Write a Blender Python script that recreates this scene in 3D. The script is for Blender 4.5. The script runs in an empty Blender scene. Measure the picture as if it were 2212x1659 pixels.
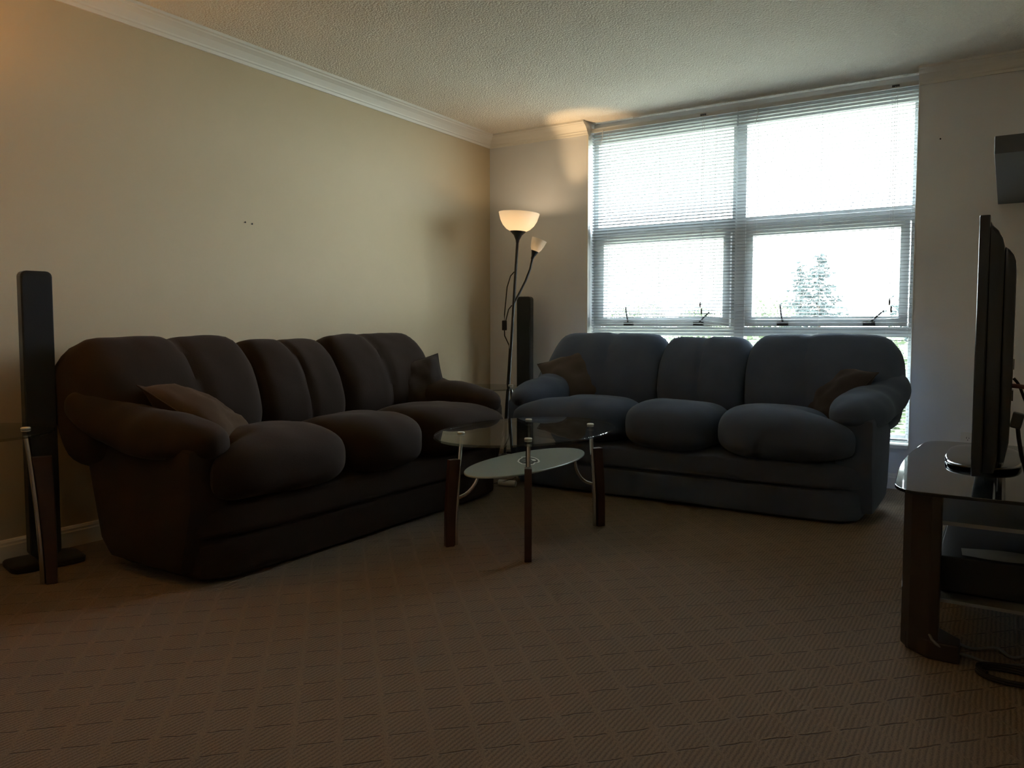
import bpy, bmesh, math, random
from mathutils import Vector, Matrix, Euler, noise
R = math.radians
random.seed(7)
scene = bpy.context.scene
C = scene.collection

# ------------------------------------------------------------------ camera
cd = bpy.data.cameras.new('camera')
cam = bpy.data.objects.new('camera', cd); C.objects.link(cam)
cam.location = (3.4544, -5.0982, 0.9717)
cam.rotation_euler = (R(90 - 3.4515), 0, R(32.507))
cd.sensor_width = 36; cd.lens = 1673.88 / 2212 * 36
cd.shift_y = -(829.5 - 804.87) / 2212
cd.clip_start = 0.02; cd.clip_end = 400
scene.camera = cam

# ------------------------------------------------------------------ world, exposure
world = bpy.data.worlds.new('hazy_sky'); scene.world = world
world.use_nodes = True
wn = world.node_tree
bg = wn.nodes['Background']
bg.inputs['Color'].default_value = (0.85, 0.945, 1.0, 1)
bg.inputs['Strength'].default_value = 19.0
vs = scene.view_settings
vs.view_transform = 'Standard'; vs.look = 'None'; vs.exposure = 0.2; vs.gamma = 1.0
vs.use_curve_mapping = False
scene.cycles.use_denoising = True
scene.cycles.max_bounces = 6; scene.cycles.diffuse_bounces = 3; scene.cycles.glossy_bounces = 3; scene.cycles.transmission_bounces = 4
scene.cycles.adaptive_threshold = .015; scene.cycles.caustics_reflective = False; scene.cycles.caustics_refractive = False

# ------------------------------------------------------------------ materials
MATS = {}
def nodes_of(name):
    m = bpy.data.materials.new(name); m.use_nodes = True
    nt = m.node_tree
    return m, nt, nt.nodes, nt.links, nt.nodes['Principled BSDF']

def mat(name, col, rough=.6, metal=0., spec=.5, sheen=0., noise_scale=0, noise_amt=0., bump=0., bump_scale=200., coat=0., detail=3.):
    if name in MATS: return MATS[name]
    m, nt, N, L, b = nodes_of(name)
    b.inputs['Base Color'].default_value = (*col, 1)
    b.inputs['Roughness'].default_value = rough
    b.inputs['Metallic'].default_value = metal
    b.inputs['Specular IOR Level'].default_value = spec
    if sheen:
        b.inputs['Sheen Weight'].default_value = sheen; b.inputs['Sheen Roughness'].default_value = .45
        b.inputs['Sheen Tint'].default_value = (*[min(1, c * 6 + .25) for c in col], 1)
    if coat: b.inputs['Coat Weight'].default_value = coat
    tc = N.new('ShaderNodeTexCoord')
    if noise_scale:
        n = N.new('ShaderNodeTexNoise'); n.inputs['Scale'].default_value = noise_scale; n.inputs['Detail'].default_value = detail
        L.new(tc.outputs['Object'], n.inputs['Vector'])
        mr = N.new('ShaderNodeMapRange'); mr.inputs[3].default_value = 1 - noise_amt; mr.inputs[4].default_value = 1 + noise_amt
        L.new(n.outputs['Fac'], mr.inputs[0])
        mx = N.new('ShaderNodeMix'); mx.data_type = 'RGBA'; mx.blend_type = 'MULTIPLY'; mx.inputs[0].default_value = 1
        mx.inputs[6].default_value = (*col, 1); L.new(mr.outputs[0], mx.inputs[7]); L.new(mx.outputs[2], b.inputs['Base Color'])
    if bump:
        n2 = N.new('ShaderNodeTexNoise'); n2.inputs['Scale'].default_value = bump_scale; n2.inputs['Detail'].default_value = 2
        L.new(tc.outputs['Object'], n2.inputs['Vector'])
        bp = N.new('ShaderNodeBump'); bp.inputs['Strength'].default_value = bump; bp.inputs['Distance'].default_value = .01
        L.new(n2.outputs['Fac'], bp.inputs['Height']); L.new(bp.outputs['Normal'], b.inputs['Normal'])
    MATS[name] = m
    return m

def glass_mat(name, tint, rough=.0, f0=.05):
    if name in MATS: return MATS[name]
    m, nt, N, L, b = nodes_of(name); N.remove(b)
    out = N['Material Output']
    tr = N.new('ShaderNodeBsdfTransparent'); tr.inputs[0].default_value = (*tint, 1)
    gl = N.new('ShaderNodeBsdfGlossy'); gl.inputs['Roughness'].default_value = rough
    lw = N.new('ShaderNodeLayerWeight'); lw.inputs[0].default_value = .5
    pw = N.new('ShaderNodeMath'); pw.operation = 'POWER'; pw.inputs[1].default_value = 5
    L.new(lw.outputs['Facing'], pw.inputs[0])
    ma = N.new('ShaderNodeMath'); ma.operation = 'MULTIPLY_ADD'; ma.inputs[1].default_value = 1 - f0; ma.inputs[2].default_value = f0
    L.new(pw.outputs[0], ma.inputs[0])
    mx = N.new('ShaderNodeMixShader'); L.new(ma.outputs[0], mx.inputs[0]); L.new(tr.outputs[0], mx.inputs[1]); L.new(gl.outputs[0], mx.inputs[2])
    L.new(mx.outputs[0], out.inputs[0]); MATS[name] = m
    return m

def translucent_mat(name, col, fac=.5, rough=.4):
    m, nt, N, L, b = nodes_of(name)
    b.inputs['Base Color'].default_value = (*col, 1); b.inputs['Roughness'].default_value = rough
    t = N.new('ShaderNodeBsdfTranslucent'); t.inputs[0].default_value = (*col, 1)
    mx = N.new('ShaderNodeMixShader'); mx.inputs[0].default_value = fac
    L.new(b.outputs[0], mx.inputs[1]); L.new(t.outputs[0], mx.inputs[2]); L.new(mx.outputs[0], N['Material Output'].inputs[0])
    MATS[name] = m
    return m

WALL = mat('wall_paint', (.60, .49, .322), .75, noise_scale=6, noise_amt=.025, bump=.06, bump_scale=350)
WALL_B = mat('wall_paint_taupe_glare', (.78, .795, .81), .75, noise_scale=6, noise_amt=.025, bump=.06, bump_scale=350)  # taupe window wall, its colour lightened and cooled to carry the window glare
TRIM = mat('trim_white', (.80, .78, .72), .45)
WFRAME = mat('window_white', (.74, .78, .79), .4)
BLIND = translucent_mat('blind_white', (.31, .335, .345), .03, .4)
CORD = mat('cord_white', (.8, .82, .82), .7)
HANDLE = mat('handle_bronze', (.035, .04, .045), .4)
SOFA_BROWN = mat('sofa_brown_velvet', (.030, .0195, .0145), .9, spec=.15, sheen=.15, noise_scale=5, noise_amt=.3, bump=.12, bump_scale=260)
SOFA_GLARE = mat('sofa_velvet_glare', (.080, .104, .162), .9, spec=.15, sheen=.12, noise_scale=5, noise_amt=.25, bump=.12, bump_scale=260)  # bluish window glare put into the fabric's base colour
PILLOW_A = mat('pillow_brown', (.074, .047, .029), .9, spec=.15, sheen=.08, noise_scale=7, noise_amt=.2, bump=.12, bump_scale=300)
PILLOW_B = mat('pillow_dark', (.040, .031, .027), .9, spec=.15, sheen=.3, noise_scale=7, noise_amt=.2, bump=.12, bump_scale=300)
PILLOW_C = mat('pillow_taupe', (.085, .072, .066), .9, spec=.15, sheen=.3, noise_scale=7, noise_amt=.2, bump=.12, bump_scale=300)
PILLOW_D = mat('pillow_plum', (.052, .043, .044), .9, spec=.15, sheen=.3, noise_scale=7, noise_amt=.2, bump=.12, bump_scale=300)
WOOD = mat('mahogany', (.048, .019, .014), .38, noise_scale=14, noise_amt=.3)
WOOD_DK = mat('espresso_wood', (.030, .019, .015), .4, noise_scale=14, noise_amt=.3)
CHROME = mat('chrome', (.62, .62, .63), .16, metal=1)
CAPM = mat('brushed_cap', (.62, .66, .64), .45)
BLACK = mat('black_plastic', (.014, .014, .015), .35)
BLACKM = mat('black_matte', (.010, .010, .011), .6)
SPK = mat('speaker_cloth', (.012, .015, .019), .7, bump=.15, bump_scale=500)
TVB = mat('tv_gloss', (.014, .020, .030), .2)
SHELFB = mat('shelf_slate', (.055, .065, .08), .5)
FROST = mat('frosted_glass', (.42, .47, .45), .22, spec=.6)
GLASS = glass_mat('clear_glass', (.86, .90, .88))
PANE = glass_mat('window_glass', (.97, .985, .985), f0=.03)
SHELFG = mat('grey_shelf_glass', (.24, .25, .25), .22)
BLKGLASS = mat('black_glass', (.016, .018, .02), .04, spec=.8)
WHITEP = mat('white_plastic', (.72, .72, .69), .4)
PAPER = mat('paper', (.45, .46, .44), .8)
GREYC = mat('grey_cable', (.16, .16, .16), .6)
REDC = mat('brown_cable', (.10, .035, .028), .5)
EMB_W = mat('emblem_white', (.75, .76, .75), .5)
EMB_K = mat('emblem_black', (.01, .01, .012), .5)
EMB_G = mat('emblem_grey', (.2, .21, .2), .5)
SHADE = translucent_mat('lamp_glass', (.86, .80, .70), .55, .3)
SHADE_CLOTH = translucent_mat('lamp_cloth', (.8, .62, .4), .5, .8)
DARKH = mat('dark_hole', (.01, .01, .01), .9)

# ------------------------------------------------------------------ mesh helpers
class MB:
    def __init__(self): self.v = []; self.f = []
    def add(self, vs, fs):
        o = len(self.v); self.v += [tuple(x) for x in vs]; self.f += [tuple(i + o for i in f) for f in fs]
        return self
    def box(self, x0, x1, y0, y1, z0, z1):
        return self.add([(x0,y0,z0),(x1,y0,z0),(x1,y1,z0),(x0,y1,z0),(x0,y0,z1),(x1,y0,z1),(x1,y1,z1),(x0,y1,z1)],
                        [(0,3,2,1),(4,5,6,7),(0,1,5,4),(1,2,6,5),(2,3,7,6),(3,0,4,7)])
    def prism(self, pts, axis, a, b):
        """closed polygon (2D) extruded along axis between a and b"""
        n = len(pts)
        def P(p, t):
            if axis == 'z': return (p[0], p[1], t)
            if axis == 'y': return (p[0], t, p[1])
            return (t, p[0], p[1])
        vs = [P(p, a) for p in pts] + [P(p, b) for p in pts]
        fs = [tuple(range(n))[::-1], tuple(range(n, 2 * n))] + [(i, (i + 1) % n, n + (i + 1) % n, n + i) for i in range(n)]
        return self.add(vs, fs)
    def tube(self, path, r, seg=10, closed=False):
        path = [Vector(p) for p in path]; n = len(path)
        rr = r if isinstance(r, (list, tuple)) else [r] * n
        rings = []; ref = None
        for i, p in enumerate(path):
            t = (path[(i + 1) % n] - path[i - 1]) if closed else (path[min(i + 1, n - 1)] - path[max(i - 1, 0)])
            t.normalize()
            if ref is None: ref = Vector((0, 0, 1)) if abs(t.z) < .9 else Vector((1, 0, 0))
            a = t.cross(ref)
            if a.length < 1e-5: a = t.cross(Vector((0, 1, 0)))
            a.normalize(); b = t.cross(a).normalized(); ref = -b if False else ref
            rings.append([p + rr[i] * (math.cos(2 * math.pi * k / seg) * a + math.sin(2 * math.pi * k / seg) * b) for k in range(seg)])
        vs = [q for ring in rings for q in ring]; fs = []
        m = n if closed else n - 1
        for i in range(m):
            j = (i + 1) % n
            for k in range(seg):
                fs.append((i * seg + k, i * seg + (k + 1) % seg, j * seg + (k + 1) % seg, j * seg + k))
        if not closed:
            fs.append(tuple(range(seg))[::-1]); fs.append(tuple((n - 1) * seg + k for k in range(seg)))
        return self.add(vs, fs)
    def lathe(self, prof, seg=32, c=(0, 0, 0)):
        vs = []; fs = []; n = len(prof)
        for r, z in prof:
            for k in range(seg):
                a = 2 * math.pi * k / seg
                vs.append((c[0] + r * math.cos(a), c[1] + r * math.sin(a), c[2] + z))
        for i in range(n - 1):
            for k in range(seg):
                fs.append((i * seg + k, i * seg + (k + 1) % seg, (i + 1) * seg + (k + 1) % seg, (i + 1) * seg + k))
        return self.add(vs, fs)
    def disc(self, a, b, z0, z1, seg=72, c=(0, 0), bev=.002):
        prof = [(1, -bev, z0), (1, 0, z0 + bev), (1, 0, z1 - bev), (1, -bev, z1)]
        vs = []; fs = []
        for _, d, z in prof:
            for k in range(seg):
                t = 2 * math.pi * k / seg
                vs.append((c[0] + (a + d) * math.cos(t), c[1] + (b + d) * math.sin(t), z))
        for i in range(3):
            for k in range(seg):
                fs.append((i * seg + k, i * seg + (k + 1) % seg, (i + 1) * seg + (k + 1) % seg, (i + 1) * seg + k))
        fs.append(tuple(range(seg))[::-1]); fs.append(tuple(3 * seg + k for k in range(seg)))
        return self.add(vs, fs)
    def mesh(self, name, smooth=False, bevel=0):
        me = bpy.data.meshes.new(name); me.from_pydata(self.v, [], self.f); me.update()
        bm = bmesh.new(); bm.from_mesh(me)
        bmesh.ops.recalc_face_normals(bm, faces=bm.faces)
        if bevel:
            ed = [e for e in bm.edges if len(e.link_faces) == 2 and e.calc_face_angle(0) > .6]
            bmesh.ops.bevel(bm, geom=ed, offset=bevel, segments=2, affect='EDGES', profile=.6)
        bm.to_mesh(me); bm.free()
        if smooth:
            me.polygons.foreach_set('use_smooth', [True] * len(me.polygons))
            try: me.set_sharp_from_angle(angle=R(40))
            except Exception: pass
        return me

def link(name, me, m=None, parent=None, loc=(0, 0, 0), rot=(0, 0, 0)):
    o = bpy.data.objects.new(name, me); C.objects.link(o)
    if me is not None and m is not None and not me.materials: me.materials.append(m)
    o.location = loc; o.rotation_euler = rot
    if parent: o.parent = parent
    return o
def thing(name, label, cat, loc=(0, 0, 0), rz=0, group=None):
    o = bpy.data.objects.new(name, None); C.objects.link(o); o.empty_display_size = .1
    o.location = loc; o.rotation_euler = (0, 0, rz); tag(o, label, cat, group); return o
def tag(o, label, cat=None, group=None):
    o['label'] = label
    if cat: o['category'] = cat
    if group: o['group'] = group
    return o
def struct(name, mb, m, parent=None, bevel=0, smooth=False):
    o = link(name, mb.mesh(name, smooth, bevel), m, parent)
    o['kind'] = 'structure'; return o

_cube = {}
def cube_grid(n):
    if n in _cube: return _cube[n]
    idx = {}; vs = []; fs = []
    def vid(p):
        k = tuple(round(x * 4 * n) for x in p)
        if k not in idx: idx[k] = len(vs); vs.append(p)
        return idx[k]
    g = [math.tan((-1 + 2 * i / n) * math.pi / 4) for i in range(n + 1)]
    for ax in range(3):
        for s in (-1, 1):
            for i in range(n):
                for j in range(n):
                    q = []
                    for (a, b) in ((i, j), (i + 1, j), (i + 1, j + 1), (i, j + 1)):
                        p = [0, 0, 0]; p[ax] = s; p[(ax + 1) % 3] = g[a]; p[(ax + 2) % 3] = g[b]; q.append(vid(tuple(p)))
                    fs.append(q if s > 0 else q[::-1])
    _cube[n] = (vs, fs)
    return _cube[n]

def puff(c, h, p=4., n=14, deform=None, wrinkle=0., wf=5., seed=0., px=None):
    """superellipsoid cushion; deform(a,b,c) gets the unit coordinates and the metric point"""
    vs, fs = cube_grid(n); out = []
    for q in vs:
        if px: s = ((abs(q[1]) ** p + abs(q[2]) ** p) ** (px / p) + abs(q[0]) ** px) ** (-1 / px)
        else: s = sum(abs(x) ** p for x in q) ** (-1 / p)
        u = Vector((q[0] * s, q[1] * s, q[2] * s))
        P = Vector((u.x * h[0], u.y * h[1], u.z * h[2]))
        if deform: P = Vector(deform(u, P))
        P = P + Vector(c)
        if wrinkle:
            w = noise.noise(Vector((P.x * wf + seed, P.y * wf - seed, P.z * wf))) + .5 * noise.noise(Vector((P.x * wf * 2.3 - seed, P.y * wf * 2.3, P.z * wf * 2.3 + seed)))
            d = Vector((u.x / h[0], u.y / h[1], u.z / h[2])); d.normalize()
            P = P + d * w * wrinkle
        out.append(P)
    return MB().add(out, fs)
def sstep(x, a, b):
    t = max(0, min(1, (x - a) / (b - a))); return t * t * (3 - 2 * t)

# ------------------------------------------------------------------ the room
H = 2.44; XR = 3.80; YF = -6.3; T = .2
WX0, WX1, WZ0 = .86, 2.987, .262           # window opening (full height above the sill)

def carpet():
    m, nt, N, L, b = nodes_of('patterned_carpet')
    b.inputs['Roughness'].default_value = .95; b.inputs['Specular IOR Level'].default_value = .1
    b.inputs['Sheen Weight'].default_value = .15
    geo = N.new('ShaderNodeNewGeometry'); sep = N.new('ShaderNodeSeparateXYZ')
    nz = N.new('ShaderNodeTexNoise'); nz.inputs['Scale'].default_value = 22; L.new(geo.outputs['Position'], nz.inputs['Vector'])
    wob = N.new('ShaderNodeVectorMath'); wob.operation = 'MULTIPLY_ADD'
    wob.inputs[1].default_value = (.016, .016, 0); L.new(nz.outputs['Color'], wob.inputs[0]); L.new(geo.outputs['Position'], wob.inputs[2])
    L.new(wob.outputs[0], sep.inputs[0])
    def M_(op, a, b_=None, c=None):
        n = N.new('ShaderNodeMath'); n.operation = op
        for i, x in enumerate((a, b_, c)):
            if x is None: continue
            if isinstance(x, (int, float)): n.inputs[i].default_value = x
            else: L.new(x, n.inputs[i])
        return n.outputs[0]
    X, Y = sep.outputs[0], sep.outputs[1]
    k = 1 / (math.sqrt(2) * .106)
    ua = M_('FRACT', M_('MULTIPLY', M_('SUBTRACT', X, Y), k))      # lines along (1,1)
    ub = M_('FRACT', M_('MULTIPLY', M_('ADD', X, Y), k))
    da = M_('ABSOLUTE', M_('SUBTRACT', ua, .5)); db = M_('ABSOLUTE', M_('SUBTRACT', ub, .5))   # .5 on the line
    def ss(x, a, b_):
        n = N.new('ShaderNodeMapRange'); n.interpolation_type = 'SMOOTHSTEP'
        L.new(x, n.inputs[0]); n.inputs[1].default_value = a; n.inputs[2].default_value = b_; return n.outputs[0]
    la = ss(da, .455, .492)                                          # crisp groove
    lb = ss(db, .42, .48)                                          # soft band
    mid = M_('SUBTRACT', 1., M_('MAXIMUM', ss(da, .43, .47), ss(db, .42, .48)))
    sp2 = N.new('ShaderNodeSeparateXYZ'); L.new(geo.outputs['Position'], sp2.inputs[0])
    XR_ = M_('MULTIPLY_ADD', nz.outputs['Fac'], .006, sp2.outputs[0])
    rib = M_('MULTIPLY_ADD', M_('SINE', M_('MULTIPLY', XR_, 2 * math.pi / .0125)), .5, .5)
    ribs = M_('MULTIPLY', M_('SUBTRACT', 1., rib), mid)
    # gaps in the crisp lines near the crossings
    gap = M_('SUBTRACT', 1., ss(db, .36, .45))
    la = M_('MULTIPLY', la, gap)
    fine = N.new('ShaderNodeTexNoise'); fine.inputs['Scale'].default_value = 300; fine.inputs['Detail'].default_value = 2
    L.new(geo.outputs['Position'], fine.inputs['Vector'])
    big = N.new('ShaderNodeTexNoise'); big.inputs['Scale'].default_value = 2.2; L.new(geo.outputs['Position'], big.inputs['Vector'])
    dark = M_('ADD', M_('MULTIPLY', la, .75), M_('MULTIPLY', ribs, .42))
    dark = M_('ADD', dark, M_('MULTIPLY', lb, .16))
    f = M_('SUBTRACT', 1., M_('MINIMUM', dark, .85))
    f = M_('MULTIPLY', f, M_('MULTIPLY_ADD', fine.outputs['Fac'], 2.0, 0.0))
    f = M_('MULTIPLY', f, M_('MULTIPLY_ADD', big.outputs['Fac'], .3, .85))
    mx = N.new('ShaderNodeMix'); mx.data_type = 'RGBA'; mx.inputs[6].default_value = (.018, .010, .005, 1); mx.inputs[7].default_value = (.235, .172, .112, 1)
    L.new(f, mx.inputs[0]); L.new(mx.outputs[2], b.inputs['Base Color'])
    hgt = M_('ADD', M_('SUBTRACT', 1., M_('MINIMUM', M_('ADD', la, M_('MULTIPLY', ribs, .5)), 1.)), M_('MULTIPLY', fine.outputs['Fac'], .5))
    bp = N.new('ShaderNodeBump'); bp.inputs['Strength'].default_value = .5; bp.inputs['Distance'].default_value = .005
    L.new(hgt, bp.inputs['Height']); L.new(bp.outputs['Normal'], b.inputs['Normal'])
    return m

def popcorn():
    m, nt, N, L, b = nodes_of('popcorn_ceiling')
    b.inputs['Base Color'].default_value = (.88, .825, .72, 1); b.inputs['Roughness'].default_value = .95
    geo = N.new('ShaderNodeNewGeometry')
    n = N.new('ShaderNodeTexNoise'); n.inputs['Scale'].default_value = 130; n.inputs['Detail'].default_value = 3; L.new(geo.outputs['Position'], n.inputs['Vector'])
    v = N.new('ShaderNodeTexVoronoi'); v.inputs['Scale'].default_value = 95; L.new(geo.outputs['Position'], v.inputs['Vector'])
    s = N.new('ShaderNodeMath'); s.operation = 'SUBTRACT'; L.new(n.outputs['Fac'], s.inputs[0]); L.new(v.outputs['Distance'], s.inputs[1])
    bp = N.new('ShaderNodeBump'); bp.inputs['Strength'].default_value = .8; bp.inputs['Distance'].default_value = .008
    L.new(s.outputs[0], bp.inputs['Height']); L.new(bp.outputs['Normal'], b.inputs['Normal'])
    return m

struct('floor', MB().box(-T, XR + T, YF - T, T, -.12, 0), carpet())
struct('ceiling', MB().box(-T, XR + T, YF - T, T, H, H + .15), popcorn())
struct('wall_left', MB().box(-T, 0, YF - T, T, 0, H), WALL)
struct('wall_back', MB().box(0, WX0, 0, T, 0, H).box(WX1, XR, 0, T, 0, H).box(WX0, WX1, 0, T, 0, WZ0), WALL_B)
struct('wall_right', MB().box(XR, XR + T, YF - T, T, 0, H), WALL)
struct('wall_front', MB().box(0, XR, YF - T, YF, 0, H), WALL)

# crown moulding profile: (distance from wall, height below the ceiling)
CP = [(0, -.088), (.010, -.088), (.014, -.074), (.020, -.070), (.022, -.062), (.030, -.052), (.044, -.036), (.060, -.026), (.068, -.022),
      (.072, -.016), (.084, -.013), (.086, 0), (0, 0)]
def crown(name, wall, a, b):
    mb = MB()
    if wall == 'left': mb.prism([(d, H + z) for d, z in CP], 'y', a, b)
    if wall == 'right': mb.prism([(XR - d, H + z) for d, z in CP], 'y', a, b)
    if wall == 'back': mb.prism([(-d, H + z) for d, z in CP], 'x', a, b)
    return struct(name, mb, TRIM)
crown('trim_1', 'left', YF, 0)
crown('trim_2', 'back', .0, WX0)
crown('trim_3', 'back', WX1, XR)
crown('trim_4', 'right', YF, 0)
BP = [(0, 0), (.014, 0), (.014, .066), (.011, .072), (.011, .080), (.006, .090), (0, .092)]
struct('baseboard_left', MB().prism(BP, 'y', YF, 0), TRIM)
struct('baseboard_back', MB().prism([(-d, z) for d, z in BP], 'x', .014, XR), TRIM)
struct('baseboard_right', MB().prism([(XR - d, z) for d, z in BP], 'y', YF, -.014), TRIM)
# white corner beads along the window opening
struct('trim_5', MB().box(WX0 - .012, WX0 + .0015, -.003, .02, WZ0, H - .088), TRIM)
struct('trim_6', MB().box(WX1 - .0015, WX1 + .004, -.003, .02, WZ0, H - .088), TRIM)

# ------------------------------------------------------------------ window
win = bpy.data.objects.new('window_1', None); C.objects.link(win); win.location = (0, 0, 0); win['kind'] = 'structure'
win['label'] = 'tall white-framed window of six panes behind the blinds'
FY0, FY1 = .105, .165; GY = .135
ZT, ZM0, ZM1, ZB0, ZB1 = 2.286, 1.69, 1.60, .985, .905      # top of upper glass, transom, bottom rail of the sashes
XM0, XM1 = 1.886, 1.976
def wpart(name, mb, m=WFRAME, parent=win, bevel=.003): return link(name, mb.mesh(name, bevel=bevel), m, parent)
wpart('head', MB().box(WX0, WX1, FY0 - .01, FY1, ZT, H))
wpart('jamb', MB().box(WX0, .895, FY0, FY1, WZ0, ZT)); wpart('jamb', MB().box(2.957, WX1, FY0, FY1, WZ0, ZT))
wpart('mullion', MB().box(XM0, XM1, FY0 - .004, FY1, WZ0, ZT))
for x0, x1 in ((.895, XM0), (XM1, 2.957)):
    wpart('transom', MB().box(x0, x1, FY0, FY1, ZM1, ZM0))
    wpart('lower_rail', MB().box(x0, x1, FY0, FY1, ZB1, ZB0 - .02))
    wpart('bottom_rail', MB().box(x0, x1, FY0, FY1, WZ0, WZ0 + .05))
    wpart('pane', MB().box(x0, x1, GY - .003, GY + .003, ZM0, ZT), PANE, bevel=0)
    wpart('pane', MB().box(x0, x1, GY - .003, GY + .003, WZ0 + .05, ZB1), PANE, bevel=0)
    s0, s1, t0, t1 = x0 + .006, x1 - .006, ZB0 - .016, ZM1 - .004
    g0, g1, h0, h1 = s0 + .048, s1 - .048, 1.030, 1.562
    sash = wpart('sash', MB().box(s0, g0, FY0 - .018, FY1 - .01, t0, t1).box(g1, s1, FY0 - .018, FY1 - .01, t0, t1)
                 .box(g0, g1, FY0 - .018, FY1 - .01, t0, h0).box(g0, g1, FY0 - .018, FY1 - .01, h1, t1), bevel=0)
    wpart('pane', MB().box(g0, g1, GY - .003, GY + .003, h0, h1), PANE, sash, bevel=0)
    for q, dx, tip in ((.258, -.012, .12), (.787, .085, .075)):
        hx = s0 + (s1 - s0) * q - (.0 if x0 < 1.5 else .0)
        hb = MB().box(hx - .034, hx + .034, FY0 - .040, FY0 - .018, .962 + .012, .962 + .036)
        hb.tube([(hx + .005, FY0 - .04, .99), (hx + dx * .5, FY0 - .05, .99 + tip * .5), (hx + dx, FY0 - .055, .99 + tip)], [.007, .006, .005], 8)
        wpart('latch_handle', hb, HANDLE, sash, bevel=0)
sill = struct('trim_7', MB().box(WX0, WX1, -.02, FY0, WZ0 - .018, WZ0 + .004), TRIM, bevel=.003)
sill['label'] = 'white window sill under the blinds'

# ------------------------------------------------------------------ blinds
def slat_mesh(name, x0, x1, bend=None, tilt=4.):
    nx = 14 if bend else 1
    pr = []
    for i in range(5):
        t = -1 + 2 * i / 4
        pr.append((t * .0125, .0028 * (1 - t * t)))
    ct, st = math.cos(R(tilt)), math.sin(R(tilt))
    pr = [(y * ct - z * st, y * st + z * ct) for y, z in pr]
    prof = pr + [(y, z - .0006) for y, z in reversed(pr)]
    vs = []; fs = []; n = len(prof)
    for i in range(nx + 1):
        x = x0 + (x1 - x0) * i / nx
        d = bend(x) if bend else 0
        for y, z in prof: vs.append((x, y, z + d))
    for i in range(nx):
        for k in range(n): fs.append((i * n + k, i * n + (k + 1) % n, (i + 1) * n + (k + 1) % n, (i + 1) * n + k))
    fs.append(tuple(range(n))[::-1]); fs.append(tuple(nx * n + k for k in range(n)))
    me = MB().add(vs, fs).mesh(name); me.materials.append(BLIND)
    me.polygons.foreach_set('use_smooth', [True] * len(me.polygons)); me.set_sharp_from_angle(angle=R(50))
    return me
def blind(label, x0, x1, bent, lift_x, wand_x, tilt):
    BY = .045; top = H - .045
    b = thing('window_blind', label, 'blind', ((x0 + x1) / 2, BY, WZ0), 0, 'white mini blinds in the tall window')
    ox, oz = (x0 + x1) / 2, WZ0
    def part(name, mb, m=BLIND, bevel=0): return link(name, mb.mesh(name, bevel=bevel), m, b)
    a, c = x0 - ox, x1 - ox
    hr = part('headrail', MB().box(a, c, -.0125, .0125, top - .026 - oz, top - oz), WFRAME, .002)
    part('headrail_lip', MB().box(a, c, -.019, -.0126, top - .030 - oz, top - .024 - oz), WFRAME)
    z = top - .05; i = 0
    plain = slat_mesh('slat', a + .003, c - .003, None, tilt)
    zb = WZ0 + .03
    while z > zb + .012:
        me = plain
        if i in bent: me = slat_mesh('slat_bent', a + .003, c - .003, bent[i], tilt)
        link('slat', me, BLIND, b, (0, 0, z - oz)); z -= .0215; i += 1
    part('bottom_rail', MB().box(a + .002, c - .002, -.0125, .0125, zb - .008 - oz, zb + .004 - oz), WFRAME, .002)
    for q in (.13, .5, .87):
        x = a + (c - a) * q
        lad = MB()
        for y in (-.0135, .0135): lad.tube([(x, y, top - .03 - oz), (x, y, zb - oz)], .0009, 5)
        part('ladder_cord', lad, CORD)
    lc = MB().tube([(lift_x - ox, -.021, top - .02 - oz), (lift_x - ox, -.021, 1.12 - oz)], .0012, 5).tube([(lift_x - ox + .012, -.021, top - .02 - oz), (lift_x - ox + .010, -.021, 1.075 - oz)], .0012, 5)
    cord = part('lift_cord', lc, CORD)
    for zz, xx in ((1.115, 0), (1.07, .010)):
        t = MB().lathe([(.002, .02), (.005, .012), (.006, -.008), (.004, -.02), (0, -.021)], 10, (lift_x - ox + xx, -.021, zz - oz))
        link('tassel', t.mesh('tassel', True), GREYC, cord)
    part('cord_lock', MB().box(lift_x - ox - .02, lift_x - ox + .02, -.016, -.0126, top - .024 - oz, top - .010 - oz), HANDLE)
    wm = MB().tube([(wand_x - ox, -.017, top - .02 - oz), (wand_x - ox + .004, -.022, top - .06 - oz), (wand_x - ox - .012, -.024, top - .13 - oz)], [.004, .0025, .0015], 6)
    part('tilt_hook', wm, CORD)
    return b
def bend_end(x_from, amt, side=1):
    return lambda x: amt * (max(0, side * (x - x_from)) ** 1.0)
blind('white mini blind covering the left half of the window', WX0 + .008, 1.925,
      {62: bend_end(.28, -.11), 63: bend_end(.28, -.10), 64: bend_end(.3, -.06), 61: bend_end(.36, -.09)}, 1.70, .96, -13.)
bn = {}
for i, am in ((56, -.06), (57, -.10), (58, -.05), (60, -.09), (61, -.03), (62, .05)): bn[i] = bend_end(.36, am)
for i, am in ((57, .09), (59, .12)):
    r_ = bn.get(i); l_ = lambda x, am=am: -am * max(0, -.40 - x)
    bn[i] = (lambda x, r_=r_, l_=l_: (r_(x) if r_ else 0) + l_(x))
blind('white mini blind covering the right half of the window', 1.930, WX1 - .006, bn, 2.86, 2.06, 0.)

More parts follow.
